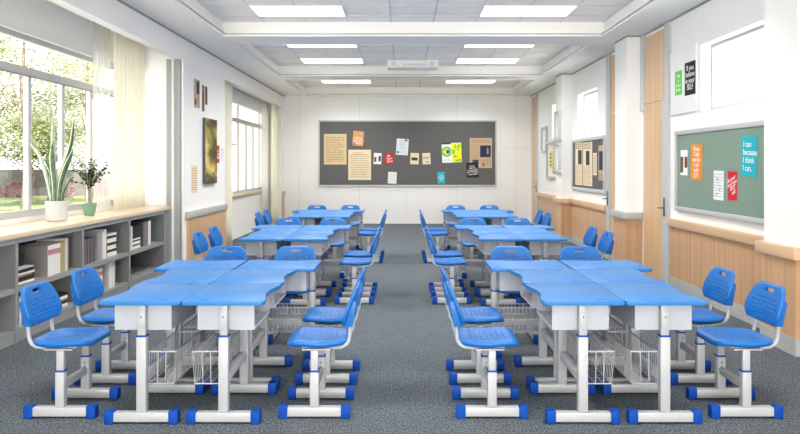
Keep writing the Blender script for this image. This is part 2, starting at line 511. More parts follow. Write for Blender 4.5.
def curtain(name, X, y0, y1, z0, z1, m, label, nf=7, amp=.045, dens=10):
    bm = bmesh.new(); n = nf*dens; cols = []
    rnd = random.Random(int(y0*100))
    ph = [rnd.uniform(-.4, .4) for _ in range(nf+2)]
    for i in range(n+1):
        u = i/n; a = u*nf*2*PI; k = int(u*nf)
        col = []
        for j in range(9):
            v = j/8
            x = X+amp*math.sin(a+ph[k]*v)*(.75+.25*v)
            col.append(bm.verts.new((x, y0+(y1-y0)*u + .01*math.sin(a*2), z1+(z0-z1)*v)))
        cols.append(col)
    for i in range(n):
        for j in range(8):
            f = bm.faces.new((cols[i][j], cols[i+1][j], cols[i+1][j+1], cols[i][j+1])); f.smooth = True
    me = bpy.data.meshes.new(name); bm.to_mesh(me); bm.free()
    o = link(name, me, m)
    if m is not M['sheer']:
        s = o.modifiers.new('s', 'SOLIDIFY'); s.thickness = .004
    return tag(o, label, 'curtain')
curtain('curtain', -3.60, 8.36, 9.36, .965, 3.34, M['cream'], 'cream curtain gathered at the far end of the bookshelf counter', 8, .04)
curtain('sheer_curtain', -3.70, 8.02, 8.50, .965, 3.34, M['sheer'], 'translucent white sheer curtain beside the cream curtain over the bookshelf counter', 6, .02)
curtain('curtain', -3.205, 11.92, 12.62, .02, 3.05, M['cream'], 'cream full-length curtain at the near end of the far left window', 5, .03)
curtain('curtain', -3.22, 16.45, 17.32, .02, 3.05, M['cream'], 'cream full-length curtain in the far left corner of the room', 5, .04)
curtain('sheer_curtain', -3.33, 15.85, 16.6, .02, 3.05, M['sheer'], 'white sheer curtain beside the cream curtain in the far left corner', 6, .02)

# ------------------------------------------------------------ ceiling lamps and ceiling unit
def lampobj(x0, y0, label):
    e = empty('ceiling_light', (x0+.6, y0+.3, ZI-.02)); tag(e, label, 'ceiling light', 'flat ceiling light panels')
    m = MB(); z0, z1 = -.006, .006
    m.box(-.6, .6, -.3, -.285, z0, z1); m.box(-.6, .6, .285, .3, z0, z1)
    m.box(-.6, -.585, -.285, .285, z0, z1); m.box(.585, .6, -.285, .285, z0, z1)
    m.build('lamp_frame', M['lampframe'], e)
    MB().box(-.585, .585, -.285, .285, -.004, .004).build('diffuser', M['lamp'], e)
    li = bpy.data.lights.new('panel_light', 'AREA'); li.shape = 'RECTANGLE'; li.size = 1.16; li.size_y = .56; li.energy = 17; li.color = (1, .975, .93); li.spread = math.radians(140)
    q = bpy.data.objects.new('panel_light', li); COL.objects.link(q); q.parent = e; q.location = (0, 0, -.008)
for yy, nm in ((-.2, 'behind the camera'), (2.6, 'nearest the camera'), (6.15, 'just ahead of the camera'), (8.55, 'nearest in view'), (10.95, 'half hidden behind the first beam'), (12.75, 'in the middle ceiling bay'), (15.95, 'in the farthest ceiling bay')):
    lampobj(-1.97, yy, 'white rectangular ceiling light panel on the left, '+nm)
    lampobj(1.03, yy, 'white rectangular ceiling light panel on the right, '+nm)

e = empty('ceiling_unit', (.19, 13.2, 3.43)); tag(e, 'white box-shaped air unit hanging in the middle ceiling bay', 'air conditioner')
MB().box(-.49, .49, -.2, .2, 0, .143, .012, 3).build('housing', M['ceil'], e)
MB().box(-.2, .28, -.206, -.198, .04, .075).build('louvre', M['grid'], e)
for x in (-.37, .37):
    m = MB(); m.lathe([(.045, 0), (.045, .01), (.03, .014)], 20); o = m.build('round_vent', M['grid'], e); o.rotation_euler = (PI/2, 0, 0); o.location = (x, -.198, .07)
tag(MB().box(-2.33, 2.55, 17.47, 17.56, 3.335, ZC, .004).build('screen_housing', M['panel']), 'long thin white rail fixed along the top of the far wall', 'rail')
for x, s in ((-1.98, 'left'), (2.24, 'right')):
    m = MB(); m.lathe([(.02, -.05), (.055, -.04), (.06, -.01), (.06, 0)], 16, (x, 17.3, ZC))
    tag(m.build('smoke_detector', M['panel']), 'small round white detector at the %s of the far ceiling edge' % s, 'smoke detector')

# ------------------------------------------------------------ posters and boards
def text_mesh(body, size, align='CENTER', shear=0, space=.9):
    cu = bpy.data.curves.new('t', 'FONT'); cu.body = body; cu.size = size; cu.align_x = align; cu.align_y = 'CENTER'
    cu.shear = shear; cu.space_line = space; cu.extrude = .0005; cu.offset = size*.006
    o = bpy.data.objects.new('t', cu); COL.objects.link(o)
    bpy.context.view_layer.update()
    me = bpy.data.meshes.new_from_object(o.evaluated_get(bpy.context.evaluated_depsgraph_get()))
    bpy.data.objects.remove(o); bpy.data.curves.remove(cu)
    me.materials.clear()
    return me
def frame_mat(wall, p, tilt=0):
    ax = {'R': (Vector((0, -1, 0)), Vector((-1, 0, 0))), 'L': (Vector((0, 1, 0)), Vector((1, 0, 0))), 'B': (Vector((1, 0, 0)), Vector((0, -1, 0)))}[wall]
    x, n = ax; z = Vector((0, 0, 1))
    m = Matrix(((x.x, z.x, n.x, p[0]), (x.y, z.y, n.y, p[1]), (x.z, z.z, n.z, p[2]), (0, 0, 0, 1)))
    return m @ Matrix.Rotation(tilt, 4, 'Z')
def at(wall, plane, px, py):
    """point of a wall plane met by the sight line through a photograph pixel"""
    if wall == 'B': d = plane; return Vector(((px-VX)*d/F, d, H-(py-VY)*d/F))
    d = plane*F/(px-VX); return Vector((plane, d, H-(py-VY)*d/F))
def poster(name, wall, plane, box, m, label, cat, tilt=0, th=.003, group=None):
    p0 = at(wall, plane, box[0], (box[1]+box[3])/2); p1 = at(wall, plane, box[2], (box[1]+box[3])/2)
    c = at(wall, plane, (box[0]+box[2])/2, (box[1]+box[3])/2)
    c = Vector(((p0.x+p1.x)/2, (p0.y+p1.y)/2, c.z))
    w = (p1-p0).length if wall == 'B' else abs(p1.y-p0.y); d = c.y
    h = (box[3]-box[1])*d/F
    o = MB().box(-w/2, w/2, -h/2, h/2, 0, th).build(name, m)
    o.matrix_world = frame_mat(wall, c, tilt); o['_'] = 1; del o['_']
    tag(o, label, cat, group)
    return o, w, h
def onto(o, me, name, m, x=0, y=0, z=.0035, rot=0):
    k = link(name, me, m, o); k.location = (x, y, z); k.rotation_euler = (0, 0, rot); return k
def lines(o, w, h, m, n=12, seed=1, x0=-.42, x1=.42, y0=.42, y1=-.42, th=.35, name='lettering', z=.0035, ragged=.3):
    """rows of small unreadable handwriting or print"""
    r = random.Random(seed); b = MB(); st = (y0-y1)*h/n
    for i in range(n):
        y = y0*h-st*(i+.5); x = x0*w
        xe = (x1-r.random()*ragged*(x1-x0)*(1 if i % 4 == 3 else .2))*w
        while x < xe:
            L = r.uniform(.03, .09)*w; e = min(x+L, xe)
            hh = st*th*r.uniform(.7, 1.1)
            b.box(x, e, y-hh/2, y+hh/2, 0, .0006); x = e+r.uniform(.012, .03)*w
    k = b.build(name, m, o, 0); k.location = (0, 0, z); return k
def patch(o, x0, x1, y0, y1, m, name='printed_picture', z=.0033):
    k = MB().box(x0, x1, y0, y1, 0, .0006).build(name, m, o, 0); k.location = (0, 0, z); return k
INK = pc('ink', (.05, .05, .06)); WH = pc('white', (.82, .82, .82)); RED = pc('red', (.62, .02, .03)); TAN = pc('tan', (.50, .37, .24))
PARCH = pc('parchment', (.66, .52, .32)); PARCH2 = pc('pale_parchment', (.76, .64, .44)); BLACK = pc('black', (.025, .025, .025))
TEAL = pc('teal', (.02, .42, .50)); ORANGE = pc('orange', (.80, .25, .02)); GREEN = pc('green', (.16, .58, .08)); YEL = pc('yellow', (.85, .75, .02))
NAVY = pc('navy', (.03, .04, .09)); BROWNINK = pc('brown_ink', (.28, .19, .11)); BROWN = pc('brown', (.17, .08, .04)); GREYINK = pc('grey_ink', (.35, .36, .40))

def noticeboard(name, wall, plane, c, w, h, fw, m, label, th=.035):
    e = empty(name, (0, 0, 0)); e.matrix_world = frame_mat(wall, c); tag(e, label, 'board')
    MB().box(-w/2+fw, w/2-fw, -h/2+fw, h/2-fw, 0, th-.015).build('board_surface', m, e)
    f = MB(); W, Hh = w/2, h/2
    f.box(-W, W, Hh-fw, Hh, 0, th, .003); f.box(-W, W, -Hh, -Hh+fw, 0, th, .003)
    f.box(-W, -W+fw, -Hh+fw, Hh-fw, 0, th, .003); f.box(W-fw, W, -Hh+fw, Hh-fw, 0, th, .003)
    f.build('board_frame', M['frame'], e); return e
# far board
bx0, bx1, bz0, bz1 = -2.23, 2.465, .985, 2.725
noticeboard('notice_board', 'B', 0, Vector(((bx0+bx1)/2, YB-.03, (bz0+bz1)/2)), bx1-bx0, bz1-bz0, .035, M['board'], 'large dark grey pin board filling the middle of the far wall')
PB = YB-.052
def bpost(box, m, label, cat='note', tilt=0, dz=0, name='pinned_note'): return poster(name, 'B', PB-dz, box, m, label, cat, tilt)
o, w_, h_ = bpost((324, 134, 346.5, 164.5), PARCH, 'large yellowed handwritten sheet at the left end of the far pin board'); lines(o, w_, h_, BROWNINK, 15, 1, th=.42)
o, w_, h_ = bpost((348.3, 149.7, 371, 180), PARCH2, 'large pale handwritten sheet, second from left on the far pin board'); lines(o, w_, h_, BROWNINK, 13, 2, y0=.36, th=.3)
lines(o, w_, h_, BROWNINK, 2, 5, x0=-.3, x1=.2, y0=.42, y1=.33)
o, w_, h_ = bpost((352.8, 131, 363.6, 145.8), pc('amber', (.68, .33, .12)), 'small orange card with white writing above the pale handwritten sheet', 'card', -.08)
onto(o, text_mesh('. . .\nI NEVER\nALWAYS\nFOCUS', .065, space=1.0), 'lettering', WH, y=-.03); patch(o, -.12, -.05, -.17, -.12, BROWN)
patch(o, .03, .1, .1, .14, pc('sky_blue', (.3, .55, .75)))
o, w_, h_ = bpost((373.7, 153, 381.5, 164.2), WH, 'small photo card with two dark figures left of the red card', 'card', -.05)
patch(o, -.09, -.03, -.09, .04, BROWN); patch(o, .02, .09, -.07, .07, BROWN)
def redcard(o, s, rot): onto(o, text_mesh('Be\nYour\nBest', s, shear=.25, space=.85), 'lettering', WH, rot=rot)
o, w_, h_ = bpost((385, 153, 393.2, 164.2), RED, 'small red card with slanted white writing on the far pin board', 'card', .02); redcard(o, .085, .15)
o, w_, h_ = bpost((396.3, 138.8, 408.3, 155), pc('pale_blue', (.70, .74, .82)), 'white printed sheet tilted right, top centre of the far pin board', 'note', -.07)
lines(o, w_, h_, GREYINK, 8, 4, x0=-.2, x1=.3, th=.3); patch(o, .06, .12, .15, .2, INK); patch(o, -.13, -.08, -.17, -.12, INK)
o, w_, h_ = bpost((410.3, 153, 418.8, 164.3), PARCH2, 'small cream card with a dark block of print, left of two cream cards', 'card', -.05)
patch(o, -.08, .08, -.05, .03, INK)
o, w_, h_ = bpost((422.4, 153, 430.5, 164.3), PARCH2, 'small cream card with brown print, right of two cream cards', 'card', .04); lines(o, w_, h_, BROWN, 4, 6, y0=.2, y1=-.05, th=.6); patch(o, -.02, .01, -.1, -.07, INK); patch(o, .03, .06, -.1, -.07, INK)
o, w_, h_ = bpost((388, 172, 396.6, 183.5), WH, 'small white scribbled note low on the far pin board below the red card', 'note', -.05); lines(o, w_, h_, GREYINK, 6, 8, th=.3)
o, w_, h_ = bpost((437.5, 172, 445, 183.5), TEAL, 'small teal card with white writing low on the far pin board', 'card', .04)
onto(o, text_mesh('I can\nbecause\nI think\nI can.', .05, space=.9), 'lettering', WH, rot=.1)
# yellow and green leaflet
o, w_, h_ = bpost((442, 143, 461.5, 162.5), WH, 'white and yellow leaflet with a green and blue emblem on the far pin board', 'leaflet', .04)
patch(o, .01, w_/2, -h_/2, h_/2-.01, YEL); patch(o, -w_/2, -.01, h_/2-.03, h_/2, BLACK)
em = MB(); em.lathe([(.14, 0), (.14, .0005)], 28); onto(o, em.mesh('emblem'), 'emblem', GREEN, -.13, .03, .0036)
em = MB(); em.prism([(-.12, 0), (0, -.1), (.12, 0), (0, .1)], 0, .0005); onto(o, em.mesh('emblem'), 'emblem', YEL, -.12, .03, .0043)
em = MB(); em.lathe([(.055, 0), (.055, .0005)], 22); onto(o, em.mesh('emblem'), 'emblem', pc('emblem_blue', (.02, .10, .5)), -.10, .03, .005)
lines(o, w_, h_, GREYINK, 3, 9, x0=-.45, x1=-.03, y0=-.3, y1=-.46)
sw = MB()
for (x, y, a, b_) in ((.05, .02, .035, .08), (.10, .16, .03, .06), (.17, .12, .025, .09), (.09, -.1, .05, .03), (.2, -.2, .05, .03), (.12, -.21, .04, .03), (.21, .18, .03, .035)):
    sw.prism([(x+a*math.cos(t*.5236), y+b_*math.sin(t*.5236)) for t in range(12)], 0, .0005)
k = sw.build('printed_pattern', GREEN, o); k.location = (0, 0, .0042)
o, w_, h_ = bpost((469.7, 138, 492, 168), TAN, 'brown newspaper page with a dark picture at the right end of the far pin board', 'newspaper')
lines(o, w_, h_, BROWNINK, 2, 10, y0=.46, y1=.33, th=.5); lines(o, w_, h_, BROWNINK, 12, 11, x0=-.45, x1=-.06, y0=.3, y1=-.3, th=.3)
patch(o, -.02, .26, -.11, .2, NAVY); patch(o, -.22, -.06, -.28, -.18, NAVY); lines(o, w_, h_, BROWNINK, 3, 12, x0=0, x1=.45, y0=-.2, y1=-.42, th=.3); patch(o, .05, .09, -.35, -.27, INK)
patch(o, .16, .2, -.03, .13, pc('skin_tone', (.5, .3, .22)), z=.0042)
o, w_, h_ = bpost((466.5, 162.5, 478.6, 177.5), BLACK, 'small black card with white writing overlapping the brown newspaper corner', 'card', .05, .006)
onto(o, text_mesh('If you\nbelieve\nin yourself\nANYTHING\nis possible', .06, space=.9), 'lettering', WH, rot=.06)

# green board
gx = XR-.001
g0 = 5.93; g1 = 8.29; gz0, gz1 = .985, 1.955
noticeboard('chalkboard', 'R', 0, Vector((gx, (g0+g1)/2, (gz0+gz1)/2)), g1-g0, gz1-gz0, .05, M['green'], 'grey-green chalkboard with grey frame on the right wall')
PG = XR-.022
def gpost(box, m, label, cat='card', tilt=0, name='poster', plane=PG): return poster(name, 'R', plane, box, m, label, cat, tilt)
o, w_, h_ = gpost((680.8, 150, 687.6, 175.2), WH, 'small photo print at the left end of the green chalkboard', 'photograph', -.02, 'photo_print')
patch(o, -w_/2, -.02, -.12, .07, BROWN); patch(o, .02, w_/2, -.06, .07, BROWN)
o, w_, h_ = gpost((691.2, 144.5, 702.2, 180), ORANGE, 'orange poster with white writing on the green chalkboard', 'poster', -.04)
onto(o, text_mesh('Keep\nCalm\nand do\nIt all\nwith\nJOY', .072, space=.85), 'lettering', WH)
o, w_, h_ = gpost((713.8, 170.7, 723.6, 200), WH, 'white sheet with small grey figures on the green chalkboard', 'note', -.02, 'note_sheet'); lines(o, w_, h_, GREYINK, 9, 21, th=.35); patch(o, -.03, -.01, .05, .08, RED); patch(o, .02, .04, -.06, -.03, ORANGE); patch(o, -.04, -.02, -.1, -.08, TEAL)
o, w_, h_ = gpost((728.2, 171.3, 737, 200.3), RED, 'red poster with slanted white writing on the green chalkboard', 'poster', .0)
k = onto(o, text_mesh('Be your\nvery own\nBEST\nself', .055, shear=.3, space=.85), 'lettering', WH, rot=.35)
o, w_, h_ = gpost((741.5, 136.3, 757, 176.5), TEAL, 'teal poster reading I can because I think I can on the green chalkboard', 'poster', -.05)
onto(o, text_mesh('I can\nbecause\nI think\nI can.', .082, 'LEFT', .0, .95), 'lettering', WH, x=-w_*.38, y=.0, rot=-.0)
PW = XR-.031
o, w_, h_ = gpost((675.2, 71, 682, 95), GREEN, 'green poster with white writing on the white panel by the right window', 'poster', 0, plane=PW)
onto(o, text_mesh('Life\nis\nshort\nSmile', .062, space=.9), 'lettering', WH, rot=0)
o, w_, h_ = gpost((685, 61.6, 695.6, 94.8), BLACK, 'black poster with bold white writing on the white panel by the right window', 'poster', .0, plane=PW)
onto(o, text_mesh('If you\nbelieve\nin your\nSELF', .088, space=.85), 'lettering', WH, y=.01, rot=.0)

# middle right board
a = at('R', XR-.01, 572.7, 165); b = at('R', XR-.01, 605.5, 165)
noticeboard('notice_board', 'R', 0, Vector((XR-.001, (a.y+b.y)/2, 1.55)), a.y-b.y, .98, .06, M['board'], 'grey framed board with newspaper cuttings on the right wall')
def rpost(box, m, label): return poster('newspaper_cutting', 'R', XR-.022, box, m, label, 'newspaper')
o, w_, h_ = rpost((575.5, 142.5, 582.4, 185), PARCH2, 'tall cream newspaper page, leftmost on the grey right-wall board'); lines(o, w_, h_, BROWNINK, 3, 31, y0=.48, y1=.34, th=.6); lines(o, w_, h_, BROWNINK, 16, 32, y0=-.02, y1=-.48, th=.3); patch(o, -.05, w_/2-.04, -.01, .26, INK)
o, w_, h_ = rpost((583.2, 142.2, 592.2, 186), PARCH2, 'tall cream newspaper page with a dark photograph, second on the grey right-wall board'); lines(o, w_, h_, BROWNINK, 3, 33, y0=.48, y1=.34, th=.6); lines(o, w_, h_, BROWNINK, 16, 34, y0=-.05, y1=-.48, th=.3); patch(o, -.1, .14, -.02, .24, INK)
o, w_, h_ = rpost((593, 153, 596.8, 175.2), PARCH2, 'narrow cream clipping, third on the grey right-wall board'); lines(o, w_, h_, BROWNINK, 12, 35, th=.35)
o, w_, h_ = rpost((598.6, 145.5, 603.2, 180.5), TAN, 'brown newspaper strip with a dark picture, rightmost on the grey right-wall board'); patch(o, -w_/2+.04, w_/2-.02, -.12, .2, NAVY); lines(o, w_, h_, BROWNINK, 8, 36, y0=-.3, y1=-.48)

# picture frames round the far pier
def pframe(X, y0, y1, z0, z1, label, inner=None, fw=.05):
    e = empty('picture_frame'); e.matrix_world = frame_mat('R', (X, (y0+y1)/2, (z0+z1)/2)); tag(e, label, 'picture frame')
    w, h = (y1-y0)/2, (z1-z0)/2; f = MB()
    f.box(-w, w, h-fw, h, 0, .05, .004); f.box(-w, w, -h, -h+fw, 0, .05, .004); f.box(-w, -w+fw, -h+fw, h-fw, 0, .05, .004); f.box(w-fw, w, -h+fw, h-fw, 0, .05, .004)
    f.build('frame_border', M['frame'], e); MB().box(-w+fw, w-fw, -h+fw, h-fw, 0, .012).build('mount', inner or M['panel'], e); return e
pframe(XP-.001, 13.46, 13.92, 2.04, 2.64, 'grey picture frame, upper of two on the far right pier')
pframe(XP-.001, 13.46, 13.92, 1.39, 2.0, 'grey picture frame, lower of two on the far right pier')
pframe(XR-.001, 15.70, 16.27, 1.84, 2.45, 'small grey picture frame near the far right door')
pframe(XR-.001, 14.3, 15.66, 1.24, 2.08, 'wide grey framed panel with yellow leaflets beyond the far right pier')
o, w_, h_ = poster('leaflet', 'R', XR-.015, (549.6, 151, 552.2, 168.5), YEL, 'yellow leaflet in the wide frame beyond the far right pier', 'leaflet'); lines(o, w_, h_, BROWNINK, 4, 41, th=.5)
o, w_, h_ = poster('leaflet', 'R', XR-.015, (552.8, 146.5, 555.8, 173.5), pc('rust', (.60, .33, .18)), 'rust brown leaflet beside the yellow one beyond the far right pier', 'leaflet'); lines(o, w_, h_, WH, 6, 42, th=.4)

# left wall pictures
def lpost(box, m, label, cat, tilt=0, name='wall_note', th=.003): return poster(name, 'L', XL+.001, box, m, label, cat, tilt, th)
o, w_, h_ = lpost((194, 79.5, 199.6, 108), TAN, 'brown printed sheet, upper left of the left wall prints', 'note'); patch(o, -.02, .11, .0, .19, NAVY); patch(o, -.12, -.04, -.17, -.09, NAVY); lines(o, w_, h_, BROWNINK, 5, 51, y0=-.1, y1=-.45)
o, w_, h_ = lpost((201.8, 77, 207.2, 115), WH, 'tall white photo strip above the painting on the left wall', 'photograph', name='photo_print'); patch(o, -w_/2, -.02, -.25, .16, BROWN); patch(o, .01, w_/2, -.13, .16, BROWN); patch(o, -w_/2, -.04, .05, .12, pc('teal_print', (.1, .2, .2)), z=.0042)
# painting on canvas
m, n, l, b = nt('landscape_paint')
tc = n.new('ShaderNodeTexCoord'); mp = n.new('ShaderNodeMapping'); mp.inputs['Scale'].default_value = (.4, 1.0, 1); mp.inputs['Location'].default_value = (3.8, 1.3, 0)
nz = n.new('ShaderNodeTexNoise'); nz.inputs['Scale'].default_value = 3.2; nz.inputs['Detail'].default_value = 9; nz.inputs['Distortion'].default_value = .6
r = n.new('ShaderNodeValToRGB'); el = r.color_ramp.elements; el[0].position = .36; el[0].color = (.05, .035, .01, 1); el[1].position = .68; el[1].color = (.85, .74, .32, 1)
for p_, c_ in ((.45, (.13, .10, .02)), (.51, (.34, .29, .06)), (.58, (.62, .48, .13))): q = el.new(p_); q.color = (*c_, 1)
l.new(tc.outputs['Object'], mp.inputs['Vector']); l.new(mp.outputs['Vector'], nz.inputs['Vector']); l.new(nz.outputs['Fac'], r.inputs['Fac']); l.new(r.outputs['Color'], b.inputs['Base Color'])
o, w_, h_ = poster('canvas_painting', 'L', XL+.001, (202.5, 119, 214.3, 183.5), pc('canvas_edge', (.10, .11, .12)), 'abstract olive and gold canvas painting on the left wall', 'painting', th=.045)
k = MB().box(-w_/2+.002, w_/2-.002, -h_/2+.002, h_/2-.002, 0, .002).build('painted_face', m, o, 0); k.location = (0, 0, .0445)
o, w_, h_ = lpost((216.2, 145.5, 219.2, 163), RED, 'small red card right of the painting on the left wall', 'card'); onto(o, text_mesh('Be\nyour\nbest', .07, shear=.25, space=.8), 'lettering', WH, rot=.2)
o, w_, h_ = lpost((220.8, 147, 223.4, 162.5), WH, 'small white slip right of the red card on the left wall', 'note'); lines(o, w_, h_, GREYINK, 5, 61, th=.3)
o, w_, h_ = lpost((191.4, 165.5, 197.4, 193), PARCH2, 'pale handwritten sheet low on the left wall beside the painting', 'note', -.03); lines(o, w_, h_, BROWNINK, 10, 62, th=.3)

# ------------------------------------------------------------ bookshelves, counter
SX0, SX1 = -3.865, -3.34       # back and front of the cabinets
WN = ['nearest the camera', 'second from the camera', 'third from the camera', 'at the far end']
for i in range(4):
    y0 = 4.61+1.2*i; y1 = y0+1.2
    e = empty('bookshelf', (0, y0, 0)); tag(e, 'grey open bookshelf unit under the window counter, '+WN[i], 'bookshelf', 'grey bookshelf units under the window')
    t = .02
    MB().box(SX0, SX1, 0, t, 0, .905).build('side_panel', M['shelf'], e); MB().box(SX0, SX1, 1.2-t, 1.2, 0, .905).build('side_panel', M['shelf'], e)
    MB().box(SX0, SX0+.012, t, 1.2-t, 0, .905).build('back_panel', M['shelf'], e)
    MB().box(SX0+.012, SX1-.004, t, 1.2-t, .43, .472).build('shelf_board', M['shelfe'], e)
    MB().box(SX0+.012, SX1-.004, t, 1.2-t, .085, .11).build('bottom_board', M['shelfe'], e)
    MB().box(SX1-.03, SX1-.01, t, 1.2-t, 0, .085).build('plinth', M['shelfe'], e)
    MB().box(SX0+.012, SX1+.001, t, 1.2-t, .86, .905).build('top_rail', M['shelfb'], e)
    MB().box(SX1, SX1+.003, 0, t, 0, .905).build('edge_band', M['shelfe'], e); MB().box(SX1, SX1+.003, 1.2-t, 1.2, 0, .905).build('edge_band', M['shelfe'], e)
tag(MB().box(-3.866, -3.31, 4.61, 9.58, .906, .952, .006).build('countertop', M['sill']), 'long pale oak countertop running above the grey bookshelves', 'countertop')
struct(MB().box(SX0, SX1-.01, 9.415, 9.60, 0, .905).build('trim_16', M['shelfe']))

BK = {k: mat('book_'+k, c, .55) for k, c in dict(
    white=(.72, .71, .69), grey=(.33, .32, .32), taupe=(.27, .25, .24), olive=(.38, .33, .12), silver=(.52, .53, .54), dark=(.09, .08, .085),
    black=(.012, .012, .012), maroon=(.17, .06, .07), brown=(.30, .20, .11), purple=(.20, .17, .20)).items()}
page = mat('book_pages', (.78, .76, .70), .8)
redband = mat('book_red_band', (.75, .12, .08), .5); blueband = mat('book_blue_band', (.12, .22, .55), .5)
def book(y, w, h, dpt, z, spine, cover, label, group, bands=False, xs=-3.40, lean=0):
    e = empty('book', (xs-dpt/2, y+w/2, z)); tag(e, label, 'book', group)
    a, b, t = -dpt/2, dpt/2, min(.003, w*.2)
    cov = MB(); cov.box(a, b, -w/2+.0005, -w/2+t, 0, h); cov.box(a, b, w/2-t, w/2-.0005, 0, h)
    cov.build('cover', cover, e)
    MB().box(b-.002, b+.002, -w/2+.0005, w/2-.0005, 0, h).build('spine', spine, e)
    MB().box(a+.004, b-.003, -w/2+t, w/2-t, .003, h-.004).build('pages', page, e)
    if bands:
        MB().box(b+.002, b+.0028, -w/2+.001, w/2-.001, h*.80, h*.86).build('red_band', redband, e)
        MB().box(b+.002, b+.0028, -w/2+.001, w/2-.001, h*.73, h*.795).build('blue_band', blueband, e)
        MB().box(b+.002, b+.0028, -w/2+.001, w/2-.001, h*.68, h*.72).build('red_band', redband, e)
    return e
def flat(y, L, th, z, dpt, cover, label, group, rot=0, xs=-3.42):
    e = empty('magazine', (xs-dpt/2, y+L/2, z), rot); tag(e, label, 'book', group)
    t = max(.002, th*.12)
    MB().box(-dpt/2, dpt/2, -L/2, L/2, 0, t).box(-dpt/2, dpt/2, -L/2, L/2, th-t, th-.0005).build('cover', cover, e)
    MB().box(-dpt/2+.003, dpt/2-.004, -L/2+.003, L/2-.003, t, th-t).build('pages', page, e)
    if cover is not BK['white']: MB().box(dpt/2-.003, dpt/2, -L/2, L/2, t, th-t).build('spine', cover, e)
    return e
UP, LO = .472, .11
# second unit, upper: flat pile, taupe volume, four banded spines, olive, silver, maroon
z = UP
for k, (th, cv, L) in enumerate(((.02, 'white', .36), (.04, 'black', .36), (.02, 'brown', .33), (.018, 'white', .37), (.03, 'black', .34), (.012, 'silver', .36))):
    flat(5.87, L, th, z, .26, BK[cv], '%s magazine in the flat pile, second bookshelf upper shelf, %s' % (cv, ('bottom one', 'second from bottom', 'third from bottom', 'third from top', 'second from top', 'topmost')[k]), 'flat magazines in the second upper cubby', .05*(k % 3-1)); z += th
y = 6.43
book(y, .06, .29, .30, UP, BK['white'], BK['taupe'], 'thick white-spined book with taupe cover, nearest of the red-and-blue banded spines', 'banded books', True); y += .063
for k in range(3):
    book(y, .056, .29, .28, UP, BK['white'], BK['white'], 'white book with red and blue spine bands behind the thick taupe one', 'banded books behind the taupe volume', True); y += .058
book(y, .085, .30, .27, UP, BK['olive'], BK['olive'], 'olive green book on the upper shelf of the second bookshelf', None); y += .088
book(y, .06, .325, .29, UP, BK['silver'], BK['silver'], 'tall silver-grey book beside the olive green one', None); y += .062
book(y, .02, .33, .29, UP, BK['maroon'], BK['taupe'], 'thin maroon book at the far end of the second bookshelf row', None)
flat(5.90, .3, .1, UP+.14, .16, BK['black'], 'black box file on top of the flat magazine pile, second bookshelf', None, 0, -3.5)
# second unit, lower
z = LO
for k, (th, cv) in enumerate(((.03, 'white'), (.03, 'black'), (.02, 'brown'), (.03, 'white'), (.02, 'black'))):
    flat(6.62, .24, th, z, .26, BK[cv], '%s magazine in the low flat pile of the second bookshelf, %s' % (cv, ('bottom one', 'second from bottom', 'middle one', 'second from top', 'topmost')[k]), 'flat magazines in the second lower cubby'); z += th
y = 5.95
for k in range(7): book(y, .035, .26, .25, LO, BK['dark' if k % 2 else 'white'], BK['grey'], ('dark' if k % 2 else 'white')+' narrow book low in the second bookshelf behind the nearest window-side chair', ('dark' if k % 2 else 'white')+' books low in the second bookshelf'); y += .037
# third unit, upper
y = 7.10
for k in range(12): book(y, .024, .27, .24, UP, BK['dark' if k % 3 else 'purple'], BK['dark'], 'thin dark book in the row at the near end of the third bookshelf', 'thin dark books in the third upper cubby'); y += .026
y = 7.60
book(y, .05, .31, .30, UP, BK['white'], BK['silver'], 'thick white-spined book with silver cover in the middle of the third bookshelf', None); y += .052
book(y, .045, .33, .28, UP, BK['white'], BK['white'], 'tall white book beside the silver-covered book in the third bookshelf', None); y += .048
book(y, .018, .32, .26, UP, BK['brown'], BK['brown'], 'thin brown book beside the tall white one in the third bookshelf', None)
z = UP
for k in range(7):
    th = (.05, .03, .05, .03, .05, .03, .03)[k]; cv = 'black' if k % 2 else 'white'
    flat(7.77, .26, th, z, .24, BK[cv], '%s magazine in the tall flat pile in the third bookshelf, %s' % (cv, ('bottom one', 'second from bottom', 'third from bottom', 'middle one', 'third from top', 'second from top', 'topmost')[k]), 'tall flat pile in the third upper cubby', .04*(k % 3-1)); z += th
# third unit, lower
y = 7.50
for k in range(2): book(y, .05, .27, .26, LO, BK['white'], BK['white'], 'white book with red and blue spine bands low in the third bookshelf', 'banded books low in the third bookshelf', True); y += .052
book(7.76, .10, .32, .30, LO, BK['white'], BK['silver'], 'thick silver-covered book low in the third bookshelf', None)
book(7.87, .05, .33, .27, LO, BK['white'], BK['white'], 'tall white book low in the third bookshelf', None)
book(7.925, .02, .34, .27, LO, BK['brown'], BK['brown'], 'thin brown book low in the third bookshelf', None)
# fourth unit, upper
y = 8.36
for k in range(2): book(y, .035, .30, .25, UP, BK['white'], BK['silver'], 'white book at the near end of the fourth bookshelf', 'white books in the fourth bookshelf'); y += .042
z = UP
for k in range(5):
    th = (.035, .02, .035, .02, .02)[k]; cv = 'black' if k % 2 else 'white'
    flat(8.50, .26, th, z, .24, BK[cv], '%s magazine in the short pile in the fourth bookshelf, %s' % (cv, ('bottom one', 'second from bottom', 'middle one', 'second from top', 'topmost')[k]), 'flat pile in the fourth upper cubby'); z += th
flat(8.51, .24, .17, z, .22, BK['black'], 'large black box file on the short magazine pile in the fourth bookshelf', None)
y = 8.80
for k in range(8): book(y, .03, .32, .25, UP, BK['purple' if k < 5 else 'white'], BK['dark'], ('thin dark purple' if k < 5 else 'thin pale')+' book at the right of the fourth bookshelf row', 'thin books in the fourth bookshelf'); y += .032
# first unit (mostly cut by the frame)
y = 5.2
for k in range(6): book(y, .035, .28, .24, LO, BK['white'], BK['grey'], 'grey-covered white book low in the nearest bookshelf', 'books low in the nearest bookshelf'); y += .037

